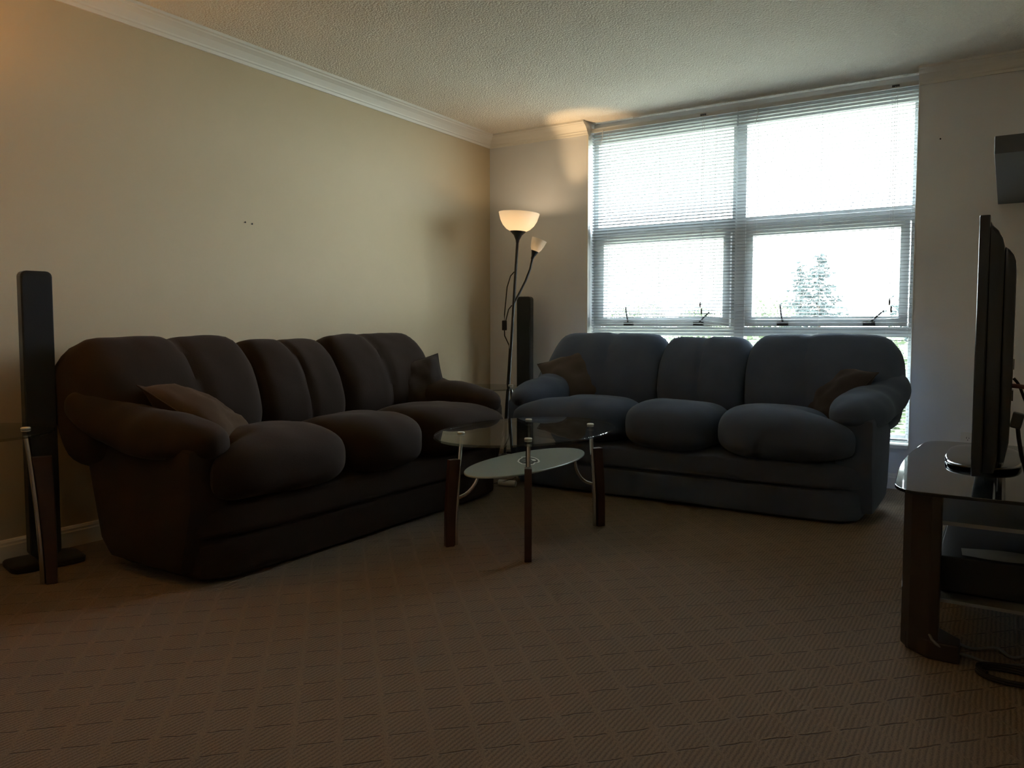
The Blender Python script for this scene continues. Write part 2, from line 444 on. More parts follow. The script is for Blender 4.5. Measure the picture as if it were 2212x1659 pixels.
# ------------------------------------------------------------------ sofas
def sofa(name, label, loc, rz, fab, seed):
    s = thing(name, label, 'sofa', loc, rz)
    def part(nm, mb, m=fab, bevel=0, sm=True): return link(nm, mb.mesh(nm, sm, bevel), m, s)
    HB = 1.005
    # base: two upholstered bands with a welt between them
    part('base_skirt', puff((0, -.635, .092), (HB - .02, .325, .086), 10, 16, wrinkle=.004, seed=seed))
    part('base_band', puff((0, -.64, .236), (HB + .018, .335, .072), 7, 16, wrinkle=.005, seed=seed + 3))
    for x in (-1, 1):
        for y in (-.83, -.38):
            part('foot', MB().lathe([(0, 0), (.050, 0), (.058, .010), (.060, .04), (.055, .06), (0, .06)], 20, (x * (HB - .15), y, 0)))
    # raked back frame
    part('back_frame', MB().prism([(-.345, .04), (-.50, .04), (-.44, .42), (-.22, .62), (-.13, .60)], 'x', -.98, .98), bevel=.03)
    # back cushions with a stitched channel in the middle
    for k, (u0, u1, hz, dz) in enumerate(((-1.085, -.268, .275, .0), (-.272, .272, .266, -.012), (.268, 1.085, .275, .0))):
        uc, hu = (u0 + u1) / 2, (u1 - u0) / 2
        outer = (-1, 0, 1)[k]
        def df(u, P, hu=hu, outer=outer, k=k):
            seam = math.exp(-((u.x + (.16 * outer) + .05 * u.z) / .07) ** 2)
            edge = sstep(abs(u.x), .80, 1.)
            x, y, z = P
            if u.y < 0: y *= 1 - .13 * seam - .10 * edge
            if u.z > 0: z *= 1 - .035 * seam - .06 * edge
            if outer:
                o = sstep(u.x * outer, .60, 1.)
                z -= .035 * o * o * (1 if u.z > 0 else -.5) * abs(u.z) ** .5
                y += .03 * o
            y -= .05 * math.cos(u.z * 1.5 + .5) * (1 if u.y < 0 else .2)
            t = R(14); y, z = y * math.cos(t) + z * math.sin(t), z * math.cos(t) - y * math.sin(t)
            return (x, y, z)
        part('back_cushion', puff((uc, -.245, .655 + dz), (hu, .155, hz), 2.9, 24, df, .009, 5., seed + k * 7, 7))
    # seat cushions; the outer two spread in front of the arms
    for k, (u0, u1) in enumerate(((-.79, -.262), (-.268, .268), (.262, .79))):
        uc, hu = (u0 + u1) / 2, (u1 - u0) / 2
        outer = (-1, 0, 1)[k]
        def ds(u, P, outer=outer):
            x, y, z = P
            fr = sstep(-u.y, .25, .75)
            if outer and u.x * outer > -.2: x += outer * .215 * fr * sstep(u.x * outer, -.2, .9)
            if u.z > 0: z *= 1 + .10 * math.cos((u.y + .35) * 1.8) - .25 * sstep(u.y, .3, 1) - .30 * (fr if outer else 0) * sstep(u.x * outer, .35, 1.05)
            else: z *= .92
            return (x, y, z)
        part('seat_cushion', puff((uc, -.735, .410), (hu, .320, .135), 3.0, 20, ds, .010, 4.0, seed + 20 + k * 5))
    # arms: side panel and a fat pillow top that climbs to the back
    for sd in (-1, 1):
        pn = [(-.93, .30), (-.86, .05), (-.40, .05), (-.335, .12), (-.22, .55), (-.55, .58), (-.93, .52)]
        xa, xb = (sd * .86, sd * 1.035) if sd > 0 else (sd * 1.035, sd * .86)
        part('arm_panel', MB().prism(pn, 'x', xa, xb), bevel=.028)
        def da(u, P, sd=sd):
            x, y, z = P
            bk = sstep(u.y, -.05, .9); fr = sstep(-u.y, .1, 1)
            z += .105 * bk - .022 * fr
            x += sd * (.085 * bk) - sd * .02 * fr
            z += .016 * math.cos(u.x * 1.5)
            z -= .018 * math.exp(-((u.y - .35) / .12) ** 2) * (1 if u.z > 0 else 0)
            return (x, y, z)
        part('arm_pillow', puff((sd * .945, -.580, .540), (.148, .385, .092), 2.6, 22, da, .010, 5., seed + 40 + sd, 2.2))
    return s

sofa('sofa', 'dark brown velvet three-seat sofa along the left wall', (.06, -2.36, 0), R(90), SOFA_BROWN, 1.7)
sofa('sofa', 'dark velvet three-seat sofa in front of the window, blue with painted glare', (1.905, -.17, 0), 0, SOFA_GLARE, 9.3)

# ------------------------------------------------------------------ throw pillows
def pillow(label, c, normal, spin, m, size=.42, thick=.085, seed=0.):
    nrm = Vector(normal).normalized()
    n = 20; vs = []; fs = []
    top = {}
    def P(i, j, s):
        a, b = -1 + 2 * i / n, -1 + 2 * j / n
        k = .10
        x = a * (1 - k * (1 - abs(a) ** .8 * 0) * (1 - b * b) * 0 - k * (1 - b * b) * abs(a) ** 3 )
        y = b * (1 - k * (1 - a * a) * abs(b) ** 3)
        hgt = thick * (max(0, 1 - abs(a) ** 2.6) ** .6) * (max(0, 1 - abs(b) ** 2.6) ** .6)
        w = noise.noise(Vector((a * 2.2 + seed, b * 2.2 - seed, s * 3))) * .022 + noise.noise(Vector((a * 5 + seed, b * 5, s * 3 + seed))) * .008
        edge = min(1, 3 * (1 - max(abs(a), abs(b))))
        return (x * size / 2, y * size / 2, s * hgt + w * edge)
    for s in (1, -1):
        for i in range(n + 1):
            for j in range(n + 1):
                if s < 0 and (i in (0, n) or j in (0, n)): top[(s, i, j)] = top[(1, i, j)]; continue
                top[(s, i, j)] = len(vs); vs.append(P(i, j, s))
        for i in range(n):
            for j in range(n):
                q = [top[(s, i, j)], top[(s, i + 1, j)], top[(s, i + 1, j + 1)], top[(s, i, j + 1)]]
                fs.append(q if s > 0 else q[::-1])
    me = MB().add(vs, fs).mesh('throw_pillow', True)
    me.polygons.foreach_set('use_smooth', [True] * len(me.polygons))
    o = link('throw_pillow', me, m)
    upv = Vector((0, 0, 1)); upv = (upv - nrm * upv.dot(nrm)).normalized(); xv = upv.cross(nrm)
    ca, sa = math.cos(spin), math.sin(spin)
    ax, ay = xv * ca + upv * sa, upv * ca - xv * sa
    o.rotation_euler = Matrix((ax, ay, nrm)).transposed().to_euler()
    o.location = c
    tag(o, label, 'pillow', 'throw pillows on the sofas')
    # seam welt around the edge
    pth = []
    for (ia, ja, ib, jb) in ((0, 0, n, 0), (n, 0, n, n), (n, n, 0, n), (0, n, 0, 0)):
        for t in range(n):
            i = ia + (ib - ia) * t // n; j = ja + (jb - ja) * t // n
            pth.append(P(i, j, 1))
    link('welt', MB().tube(pth, .0028, 6, True).mesh('welt', True), m, o)
    return o
pillow('rust brown throw pillow slumped against the near arm of the brown sofa', (.60, -3.05, .590), (.42, .40, .86), R(-14), PILLOW_A, .43, .075, seed=1.3)
pillow('dark brown throw pillow with one corner up at the far arm of the brown sofa', (.50, -1.52, .605), (.66, -.62, .42), R(12), PILLOW_B, .37, .08, seed=4.1)
pillow('creased taupe throw pillow on the window sofa, beside the floor lamp', (1.07, -.60, .630), (.22, -.78, .55), R(24), PILLOW_C, .40, .075, seed=7.7)
pillow('dark plum throw pillow on the window sofa, at the arm nearest the television', (2.67, -.58, .595), (-.58, -.52, .62), R(-8), PILLOW_D, .40, .08, seed=2.2)

# ------------------------------------------------------------------ glass tables
def table_leg(par, c, d, zt, foot_r, cap_r, board_h, bw0, bw1, shelf=None):
    """c centre, d unit direction outwards; board stands radially, a chrome tube climbs on its inner side"""
    d = Vector((d[0], d[1], 0)).normalized(); e = Vector((-d.y, d.x, 0)); c = Vector((c[0], c[1], 0))
    leg = None
    zs = [0, .12, board_h * .6, board_h]
    vs = []; fs = []
    th = .0155
    for i, z in enumerate(zs):
        t = z / board_h
        inn = foot_r - .012 - .030 * t ** 1.5
        out = inn + bw0 + (bw1 - bw0) * t
        for (r_, w) in ((inn, -th), (out, -th), (out, th), (inn, th)):
            vs.append(c + d * r_ + e * w + Vector((0, 0, z)))
    for i in range(len(zs) - 1):
        for k in range(4): fs.append((i * 4 + k, i * 4 + (k + 1) % 4, i * 4 + 4 + (k + 1) % 4, i * 4 + 4 + k))
    fs.append((0, 1, 2, 3)); fs.append(tuple(4 * (len(zs) - 1) + k for k in range(4)))
    leg = link('leg', MB().add(vs, fs).mesh('leg', bevel=.003), WOOD, par)
    pth = []
    for i in range(9):
        t = i / 8; z = .004 + (zt - .004) * t
        r_ = foot_r - .022 - (foot_r - .022 - cap_r) * t ** 1.7
        pth.append(c + d * r_ + Vector((0, 0, z)))
    link('chrome_tube', MB().tube(pth, .0105, 12).mesh('chrome_tube', True), CHROME, leg)
    link('cap', MB().lathe([(0, 0), (.016, 0), (.017, .003), (.015, .007), (0, .007)], 20, tuple(c + d * cap_r + Vector((0, 0, zt + .0105)))).mesh('cap', True), CAPM, leg)
    if shelf:
        zs_, rs = shelf; pth = []
        r0 = foot_r - .024; z0 = zs_ - .13
        for i in range(9):
            a = i / 8 * math.pi / 2
            pth.append(c + d * (r0 - (r0 - rs) * math.sin(a)) + Vector((0, 0, z0 + (zs_ - .002 - z0) * (1 - math.cos(a)))))
        link('shelf_arm', MB().tube(pth, .008, 10).mesh('shelf_arm', True), CHROME, leg)
    return leg

ct = thing('coffee_table', 'oval glass coffee table with wooden legs and a frosted lower shelf', 'table', (1.612, -2.066, 0))
TZ = .487
link('glass_top', MB().disc(.360, .535, TZ, TZ + .010, 96).mesh('glass_top'), GLASS, ct)
fr = link('frosted_shelf', MB().disc(.182, .440, .342, .350, 96).mesh('frosted_shelf'), FROST, ct)
for sx, sy in ((-1, -1), (1, -1), (1, 1), (-1, 1)):
    fx, fy = .200 * sx, .331 * sy
    table_leg(ct, (0, 0), (fx, fy), TZ, .386, .335, .385, .040, .052, (.342, .25))
# printed emblem on the shelf: pale outline, black body, pale claws
def flat(pts, z, th=.0006): return MB().prism(pts, 'z', z, z + th)
emo = [(-.118, -.010), (-.100, .022), (-.070, .040), (-.072, .052), (-.030, .058), (.010, .060), (.045, .052), (.080, .040), (.112, .014), (.120, -.010),
       (.104, -.026), (.070, -.030), (.050, -.052), (.005, -.060), (-.040, -.050), (-.075, -.046), (-.100, -.030)]
def rot2(pts, a, s=1): return [(s * (x * math.cos(a) - y * math.sin(a)), s * (x * math.sin(a) + y * math.cos(a))) for x, y in pts]
def emb(pts, k, grow=0.):
    q = [(x * k, y * k * 4.4) for x, y in pts]
    return rot2(q, R(32.5))
link('emblem_outline', flat(emb(emo, .44), .3502).mesh('emblem_outline'), EMB_W, fr)
link('emblem_body', flat(emb(emo, .37), .3508).mesh('emblem_body'), EMB_K, fr)
for pts in ([(-.095, -.005), (-.02, .012), (.0, .028), (-.06, .012)], [(-.075, -.028), (.0, -.012), (.02, .004), (-.05, -.012)], [(-.03, -.045), (.03, -.032), (.05, -.014), (.0, -.03)],
            [(.03, .018), (.075, .022), (.10, .002), (.075, -.012), (.05, -.004)], [(-.02, .040), (.03, .044), (.06, .034), (.02, .030)]):
    link('emblem_mark', flat(emb(pts, .37), .3514).mesh('emblem_mark'), EMB_G if len(pts) == 4 else EMB_W, fr)

def end_table(label, c, ang0, z=.58, r=.29):
    t = thing('end_table', label, 'table', (c[0], c[1], 0), 0)
    link('glass_top', MB().disc(r, r, z, z + .010, 72).mesh('glass_top'), GLASS, t)
    for k in range(3):
        a = ang0 + k * 2 * math.pi / 3
        table_leg(t, (0, 0), (math.cos(a), math.sin(a)), z, .255, .195, .485, .036, .062)
    return t
end_table('round glass end table beside the near end of the brown sofa', (.315, -3.835), R(62))
end_table('round glass end table in the corner between the two sofas', (.50, -.80), R(-60), .552, .26)

# ------------------------------------------------------------------ tower speakers
def speaker(label, loc, rz, lean=0):
    s = thing('tower_speaker', label, 'speaker', loc, rz, 'slim black tower speakers')
    link('base', puff((0, 0, .014), (.135, .10, .014), 7, 8).mesh('base', True), BLACK, s)
    w, dpt, z0, z1, rr = .056, .030, .04, 1.19, .022
    pts = []
    for cx, cz, a0 in ((w - rr, z1 - rr, 0), (-w + rr, z1 - rr, 90), (-w + rr, z0 + rr, 180), (w - rr, z0 + rr, 270)):
        for k in range(5): pts.append((cx + rr * math.cos(R(a0 + k * 22.5)), cz + rr * math.sin(R(a0 + k * 22.5))))
    link('column', MB().prism(pts, 'y', -dpt, dpt).mesh('column', bevel=.004), BLACK, s)
    gp = [(x * .93, z0 + (z - z0) * .985 + .009) for x, z in pts]
    link('grille', MB().prism(gp, 'y', -dpt - .005, -dpt).mesh('grille', bevel=.0015), SPK, s)
    link('neck', MB().box(-.03, .03, -.02, .02, .024, .06).mesh('neck'), BLACK, s)
    return s
speaker('slim black tower speaker behind the end table, beside the brown sofa', (.165, -3.495, 0), R(78))
speaker('slim black tower speaker in the corner beside the floor lamp', (.402, -.125, 0), R(8))

# ------------------------------------------------------------------ floor lamp
lamp = thing('floor_lamp', 'black floor lamp with a white bowl shade and a small reading light', 'lamp', (.395, -.40, 0), 0)
tiltax = Vector((.843, .537, 0))
tl = .060
def LP(z, off=0., side=0.):   # points along the leaning pole
    p = tiltax * (tl * z + off) + Vector((0, 0, z)); return p
link('base', MB().lathe([(0, 0), (.14, 0), (.142, .010), (.13, .020), (.03, .030), (.014, .045), (0, .045)], 32).mesh('base', True), BLACK, lamp)
link('pole', MB().tube([LP(z) for z in (.02, .5, 1.0, 1.58)], .0105, 12).mesh('pole', True), BLACK, lamp)
zq = Vector((0, 0, 1)).rotation_difference((tiltax * tl + Vector((0, 0, 1))).normalized()).to_euler()
cone = link('shade_holder', MB().lathe([(.011, 0), (.014, .02), (.030, .055), (.055, .078), (.058, .083), (0, .083)], 28).mesh('shade_holder', True), BLACK, lamp, LP(1.565), zq)
bowl_prof = [(.052, .081), (.085, .098), (.112, .125), (.132, .160), (.144, .200), (.147, .212), (.144, .212), (.128, .160), (.108, .128), (.082, .102), (.050, .086)]
link('bowl_shade', MB().lathe(bowl_prof, 40).mesh('bowl_shade', True), SHADE, lamp, LP(1.565), zq)
bulb = link('bulb', MB().lathe([(0, .150), (.018, .146), (.027, .130), (.022, .110), (.013, .085), (0, .085)], 20).mesh('bulb', True), None, lamp, LP(1.565), zq)
def glow(name, col, st):
    m, nt, N, L, b = nodes_of(name); N.remove(b)
    e = N.new('ShaderNodeEmission'); e.inputs[0].default_value = (*col, 1); e.inputs[1].default_value = st
    L.new(e.outputs[0], N['Material Output'].inputs[0]); return m
BULB = glow('bulb_glow', (1., .70, .42), 5.)
bulb.data.materials.append(BULB)
def bulb_light(name, loc, power, parent, col=(1., .62, .30), rad=.035):
    l = bpy.data.lights.new(name, 'POINT'); l.energy = power; l.color = col; l.shadow_soft_size = rad
    o = bpy.data.objects.new(name, l); C.objects.link(o); o.location = loc; o.parent = parent; return o
bulb_light('bowl_light', LP(1.565 + .165), 1.9, lamp, (1., .74, .48))
# reading arm
J = LP(1.13)
ex = tiltax; ez = Vector((0, 0, 1)); 
AP = [J, J + ex * .045 + ez * .085, J + ex * .085 + ez * .165, J + ex * .118 + ez * .25, J + ex * .135 + ez * .33]
link('reading_arm', MB().tube(AP, .0085, 10).mesh('reading_arm', True), BLACK, lamp)
adir = (ex * .38 + ez).normalized(); aq = Vector((0, 0, 1)).rotation_difference(adir).to_euler()
link('reading_shade_holder', MB().lathe([(.010, -.01), (.012, .01), (.026, .045), (.029, .050), (0, .050)], 24).mesh('reading_shade_holder', True), BLACK, lamp, AP[-1], aq)
link('reading_shade', MB().lathe([(.028, .049), (.040, .070), (.050, .105), (.056, .138), (.0535, .138), (.047, .105), (.037, .072), (.026, .053)], 32).mesh('reading_shade', True), SHADE, lamp, AP[-1], aq)
bulb2 = link('bulb', MB().lathe([(0, .098), (.010, .095), (.015, .084), (.010, .06), (0, .05)], 16).mesh('bulb', True), BULB, lamp, AP[-1], aq)
sp = bpy.data.lights.new('reading_light', 'SPOT'); sp.energy = 22.; sp.color = (1., .66, .34); sp.spot_size = R(42); sp.spot_blend = .85; sp.shadow_soft_size = .015
so = bpy.data.objects.new('reading_light', sp); C.objects.link(so); so.parent = lamp; so.location = AP[-1] + adir * .112
so.rotation_mode = 'QUATERNION'; so.rotation_quaternion = Vector((0, 0, -1)).rotation_difference(adir)
# power cord with an inline switch
cw = [LP(1.36, -.010), LP(1.33, -.035), LP(1.25, -.055), LP(1.05, -.062), LP(.98, -.060), LP(.90, -.052), LP(.84, -.020), LP(.80, -.012), LP(.55, -.013), LP(.2, -.014), LP(.05, -.05)]
cordo = link('power_cord', MB().tube(cw, .004, 8).mesh('power_cord', True), BLACKM, lamp)
link('power_cord', MB().tube([LP(1.12, -.012), LP(1.09, -.035), LP(1.02, -.048), LP(.98, -.052)], .004, 8).mesh('power_cord', True), BLACKM, lamp)
link('inline_switch', MB().box(-.018, .018, -.012, .012, -.036, .036).mesh('inline_switch', bevel=.006), BLACK, lamp, LP(.975, -.058), (0, 0, R(32)))

# a second lamp of the same make, just past the left edge of the picture
def copy_tree(o, parent=None):
    c = o.copy(); C.objects.link(c); c.parent = parent
    for ch in list(o.children): copy_tree(ch, c)
    return c
lamp2 = copy_tree(lamp)
lamp2.location = (.24, -4.27, 0); lamp2.rotation_euler = (0, 0, R(150))
lamp2['label'] = 'black floor lamp with a white bowl shade behind the near end table'
for ch in lamp2.children:
    if ch.type == 'LIGHT':
        ch.data = ch.data.copy(); ch.data.color = (1., .42, .08); ch.data.energy = 20. if ch.data.type == 'POINT' else 4.
# added fill light behind the camera, shaped as a flush ceiling dome
dome = thing('ceiling_fill_light', 'round flush fill light added on the ceiling behind the viewer', 'ceiling light', (3.0, -5.75, H))
link('ring', MB().lathe([(.0, -.0005), (.185, -.0005), (.19, -.02), (.175, -.03), (0, -.03)], 40).mesh('ring', True), CHROME, dome)
link('dome', MB().lathe([(.172, -.031), (.165, -.06), (.13, -.09), (.07, -.108), (0, -.112)], 40).mesh('dome', True), glow('fill_glow', (1., .86, .68), 4.5), dome)

# ------------------------------------------------------------------ television and its stand
st = thing('tv_stand', 'dark wood television stand with a black glass top and open shelves', 'tv stand', (3.16, -2.06, 0))
def S(x, y): return (x - 3.16, y + 2.06)
def bow(x0, x1, y0, y1, rad, bulge):
    pts = []
    for k in range(7):
        a = R(180 + k * 15); pts.append((x0 + rad + rad * math.cos(a), y0 + rad * 1.6 + rad * 1.6 * math.sin(a)))
    pts.append((x1, y0)); pts.append((x1, y1))
    for k in range(7):
        a = R(90 + k * 15); pts.append((x0 + rad + rad * math.cos(a), y1 - rad * 1.6 + rad * 1.6 * math.sin(a)))
    n = 8; ya, yb = y1 - rad * 1.6, y0 + rad * 1.6
    for k in range(1, n):
        t = k / n; pts.append((x0 - bulge * math.sin(math.pi * t), ya + (yb - ya) * t))
    return [S(*q) for q in pts]
link('glass_top', MB().prism(bow(3.185, 3.72, -2.635, -1.48, .075, .022), 'z', .490, .500).mesh('glass_top', bevel=.0015), BLKGLASS, st)
def leg_poly(sgn, yb):
    if sgn < 0: return [S(*q) for q in ((3.205, yb - .15), (3.21, yb - .06), (3.225, yb - .02), (3.255, yb), (3.258, yb - .15))]
    return [S(*q) for q in ((3.205, yb + sgn * .15), (3.21, yb + sgn * .08), (3.235, yb + sgn * .035), (3.29, yb), (3.315, yb + sgn * .005), (3.315, yb + sgn * .05), (3.26, yb + sgn * .09), (3.25, yb + sgn * .15))]
for sgn, yb in ((1, -2.575), (-1, -1.545)):
    l = link('front_leg', MB().prism(leg_poly(sgn, yb), 'z', .004, .4895).mesh('front_leg', bevel=.004), WOOD_DK, st)
    x0, y0 = S(3.235, yb + sgn * .02)
    link('plinth', MB().prism([S(3.23, yb + sgn * .15), S(3.225, yb + sgn * .05), S(3.29, yb - sgn * .008), S(3.37, yb - sgn * .008), S(3.37, yb + sgn * .06), S(3.29, yb + sgn * .15)], 'z', 0, .055).mesh('plinth', bevel=.006), WOOD_DK, l)
for y0, y1 in ((-2.56, -2.50), (-1.62, -1.56)):
    a, b_ = S(3.60, y0), S(3.70, y1)
    link('rear_leg', MB().box(a[0], b_[0], a[1], b_[1], 0, .4895).mesh('rear_leg', bevel=.004), WOOD_DK, st)
link('shelf', MB().prism(bow(3.225, 3.71, -2.54, -1.55, .05, .0), 'z', .392, .404).mesh('shelf', bevel=.001), SHELFG, st)
link('shelf', MB().prism(bow(3.202, 3.71, -2.50, -1.62, .05, .022), 'z', .150, .160).mesh('shelf', bevel=.001), SHELFG, st)
link('back_panel', MB().box(S(3.70, 0)[0], S(3.715, 0)[0], S(0, -2.5)[1], S(0, -1.62)[1], .05, .40).mesh('back_panel'), BLACKM, st)
# things on the shelves
def device(name, label, x0, x1, y0, y1, z0, z1):
    t = thing(name, label, 'electronics', ((x0 + x1) / 2, (y0 + y1) / 2, z0))
    hx, hy = (x1 - x0) / 2, (y1 - y0) / 2
    link('case', MB().box(-hx, hx, -hy, hy, .006, z1 - z0).mesh('case', bevel=.004), BLACKM, t)
    link('front_panel', MB().box(-hx - .004, -hx, -hy, hy, .010, z1 - z0 - .003).mesh('front_panel', bevel=.001), BLACK, t)
    for sx in (-.8, .8):
        for sy in (-.8, .8): link('foot', MB().lathe([(0, 0), (.012, 0), (.012, .006), (0, .006)], 10, (hx * sx, hy * sy, 0)).mesh('foot'), BLACKM, t)
    for k in range(3): link('knob', MB().lathe([(0, 0), (.010, 0), (.009, .008), (0, .008)], 12).mesh('knob'), CHROME, t, (-hx - .004, -.10 + k * .1, (z1 - z0) * .5), (0, R(-90), 0))
    return t
device('receiver', 'black audio receiver on the lowest shelf of the television stand', 3.30, 3.64, -2.44, -2.02, .161, .275)
device('disc_player', 'flat black disc player further back on the lowest stand shelf', 3.30, 3.60, -1.98, -1.66, .161, .215)
def sheet(label, c, w, h, rz, amp):
    n = 8; vs = []; fs = []
    for i in range(n + 1):
        for j in range(n + 1):
            a, b = -.5 + i / n, -.5 + j / n
            vs.append((a * w, b * h, .0015 + amp * (.5 + .5 * math.sin(a * 5 + b * 3))))
    for i in range(n):
        for j in range(n): fs.append((i * (n + 1) + j, (i + 1) * (n + 1) + j, (i + 1) * (n + 1) + j + 1, i * (n + 1) + j + 1))
    vs2 = [(x, y, z - .0008) for x, y, z in vs]; m_ = len(vs)
    mb = MB().add(vs, fs).add(vs2, [f[::-1] for f in fs])
    o = link('paper_sheet', mb.mesh('paper_sheet', True), PAPER, None, c, (0, 0, rz)); tag(o, label, 'paper'); return o
sheet('pale sheet of paper lying on the receiver in the television stand', (3.47, -2.37, .2755), .22, .10, R(4), .006)

tv = thing('television', 'black flat-screen television standing on the glass-topped stand', 'television', (3.41, -1.92, .5005))
TX, TY, TZ0 = 3.41, -1.92, .5005
hw = .59
link('base', puff((-.01, 0, .011), (.115, .27, .011), 3.2, 14).mesh('base', True), BLKGLASS, tv)
link('neck', MB().box(-.02, .035, -.14, .14, .015, .09).mesh('neck', bevel=.008), BLACK, tv)
zb, zt = .036, .785
bez = link('bezel', MB().box(-.030, -.003, -hw, hw, zb, zt).mesh('bezel', bevel=.004), TVB, tv)
link('screen', MB().box(-.0315, -.0300, -hw + .03, hw - .03, zb + .045, zt - .03).mesh('screen'), BLKGLASS, bez)
def hump(pts, y0, y1, name):
    return link(name, MB().prism(pts, 'y', y0, y1).mesh(name, True, .006), TVB, tv)
hump([(-.003, zb + .01), (-.003, zt - .015), (.004, zt - .03), (.018, zt - .045), (.028, zt - .065), (.034, zt - .090), (.034, zb + .05), (.026, zb + .01)], -hw + .012, hw - .012, 'back_shell')
hump([(.034, zb + .04), (.034, zt - .088), (.046, zt - .098), (.056, zt - .112), (.062, zt - .13), (.064, zt - .16), (.064, zb + .30), (.060, zb + .10), (.050, zb + .04)], -hw + .035, hw - .035, 'rear_housing')
for k in range(2): link('port', MB().box(.060, .0665, -hw + .05 , -hw + .10, zb + .22 + k * .09, zb + .25 + k * .09).mesh('port'), BLACK, tv)

def cable(name, label, pts, r, m, cat='cable'):
    # smooth through the points
    P = [Vector(p) for p in pts]; out = []
    for i in range(len(P) - 1):
        p0, p1, p2, p3 = P[max(i - 1, 0)], P[i], P[i + 1], P[min(i + 2, len(P) - 1)]
        for k in range(8):
            t = k / 8
            out.append(.5 * ((2 * p1) + (-p0 + p2) * t + (2 * p0 - 5 * p1 + 4 * p2 - p3) * t * t + (-p0 + 3 * p1 - 3 * p2 + p3) * t ** 3))
    out.append(P[-1])
    o = link(name, MB().tube(out, r, 8).mesh(name, True), m); tag(o, label, cat); return o
yb = TY - hw + .06
cable('cable', 'reddish brown cable plugged into the back of the television', [(3.472, yb, .80), (3.50, yb - .01, .798), (3.54, yb, .79), (3.60, yb + .05, .72), (3.66, yb + .1, .55), (3.755, yb + .1, .3), (3.755, yb + .1, .007)], .0065, REDC)
cable('cable', 'thin black cable falling from the upper television socket', [(3.476, yb + .03, .82), (3.490, yb + .03, .80), (3.505, yb + .03, .76), (3.53, yb + .03, .70), (3.57, yb + .05, .6), (3.745, yb + .12, .4), (3.745, yb + .16, .006)], .004, BLACKM)
vc = thing('video_cable', 'thick black video cable with a chunky plug behind the television', 'cable', (3.49, yb, .70))
link('plug', MB().box(-.016, .012, -.02, .02, -.022, .022).mesh('plug', bevel=.005), BLACK, vc, (0, 0, 0), (0, R(12), 0))
link('cord', MB().tube([(0, 0, -.015), (.004, 0, -.05), (.012, 0, -.10), (.03, 0, -.17), (.07, .02, -.195), (.18, .05, -.195), (.245, .09, -.3), (.25, .1, -.69)], .0055, 8).mesh('cord', True), BLACKM, vc)
cable('cable', 'loose grey cable looping out under the television stand', [(3.265, -2.36, .166), (3.262, -2.44, .165), (3.30, -2.58, .06), (3.40, -2.53, .012), (3.46, -2.53, .006), (3.52, -2.50, .006), (3.60, -2.46, .006)], .004, GREYC)
cable('cable', 'pale tangled cable on the carpet beneath the stand', [(3.36, -2.42, .006), (3.40, -2.46, .012), (3.46, -2.44, .02), (3.50, -2.47, .012), (3.56, -2.43, .018), (3.62, -2.45, .006), (3.68, -2.40, .006)], .0045, GREYC)
coil = [(3.50 + (.085 + .004 * math.sin(3 * t)) * math.cos(t), -2.62 + .052 * math.sin(t), .006 + .0022 * t / 2) for t in [i * .35 for i in range(48)]]
tag(link('cable_coil', MB().tube(coil, .005, 8).mesh('cable_coil', True), BLACKM), 'coil of black cable lying on the carpet by the stand foot', 'cable')

# slate shelf on the right wall
sh = thing('wall_shelf', 'dark slate floating shelf high on the right above the television', 'shelf', (XR, -.76, 1.64))
link('board', MB().box(3.392 - XR, -.004, -.745, .745, 0, .068).mesh('board', bevel=.002), SHELFB, sh)
link('wall_cleat', MB().box(-.004, -.0005, -.70, .70, .008, .060).mesh('wall_cleat'), BLACKM, sh)

# ------------------------------------------------------------------ small things
ol = thing('wall_outlet', 'white duplex wall outlet beside the television', 'outlet', (3.288, -.0005, .308))
link('plate', MB().box(-.036, .036, -.006, 0, -.057, .057).mesh('plate', bevel=.002), WHITEP, ol)
for s in (-1, 1):
    soc = link('socket', MB().prism([(.016 * math.cos(R(a)), s * .021 + .015 * math.sin(R(a))) for a in range(0, 360, 20)], 'y', -.008, -.005).mesh('socket'), WHITEP, ol)
    for x, hgt in ((-.006, .009), (.006, .007)): link('slot', MB().box(x - .0013, x + .0013, -.0085, -.0079, s * .021 + .001, s * .021 + .001 + hgt).mesh('slot'), DARKH, soc)
    link('slot', MB().lathe([(0, 0), (.0025, 0), (.0025, .0006), (0, .0006)], 10).mesh('slot'), DARKH, soc, (0, -.0079, s * .021 - .007), (R(90), 0, 0))
def nail(label, loc, rot):
    o = link('nail', MB().lathe([(0, 0), (.0018, 0), (.0018, .008), (.0045, .008), (.0045, .0095), (0, .0095)], 10).mesh('nail'), DARKH, None, loc, rot); tag(o, label, 'nail')
nail('small dark nail in the left wall, the one nearer the camera', (0, -2.34, 1.524), (0, R(90), 0))
nail('small dark nail in the left wall, the one nearer the window', (0, -2.295, 1.520), (0, R(90), 0))
nail('small dark nail in the wall right of the window', (3.102, 0, 2.034), (R(90), 0, 0))
tub = thing('white_tube', 'short white tube with a thin black wire on the carpet between the sofas', 'tube', (.93, -1.19, 0), R(12))
link('body', MB().lathe([(.0, -.055), (.018, -.055), (.019, -.052), (.019, .052), (.018, .055), (0, .055)], 20).mesh('body', True), WHITEP, tub, (0, 0, .0195), (0, R(90), 0))
link('wire', MB().tube([(-.10, .03, .004), (-.04, -.016, .024), (0, -.012, .038), (.03, .02, .044), (.035, .05, .05), (.02, .10, .03), (0, .16, .003)], .0018, 6).mesh('wire', True), BLACKM, tub)

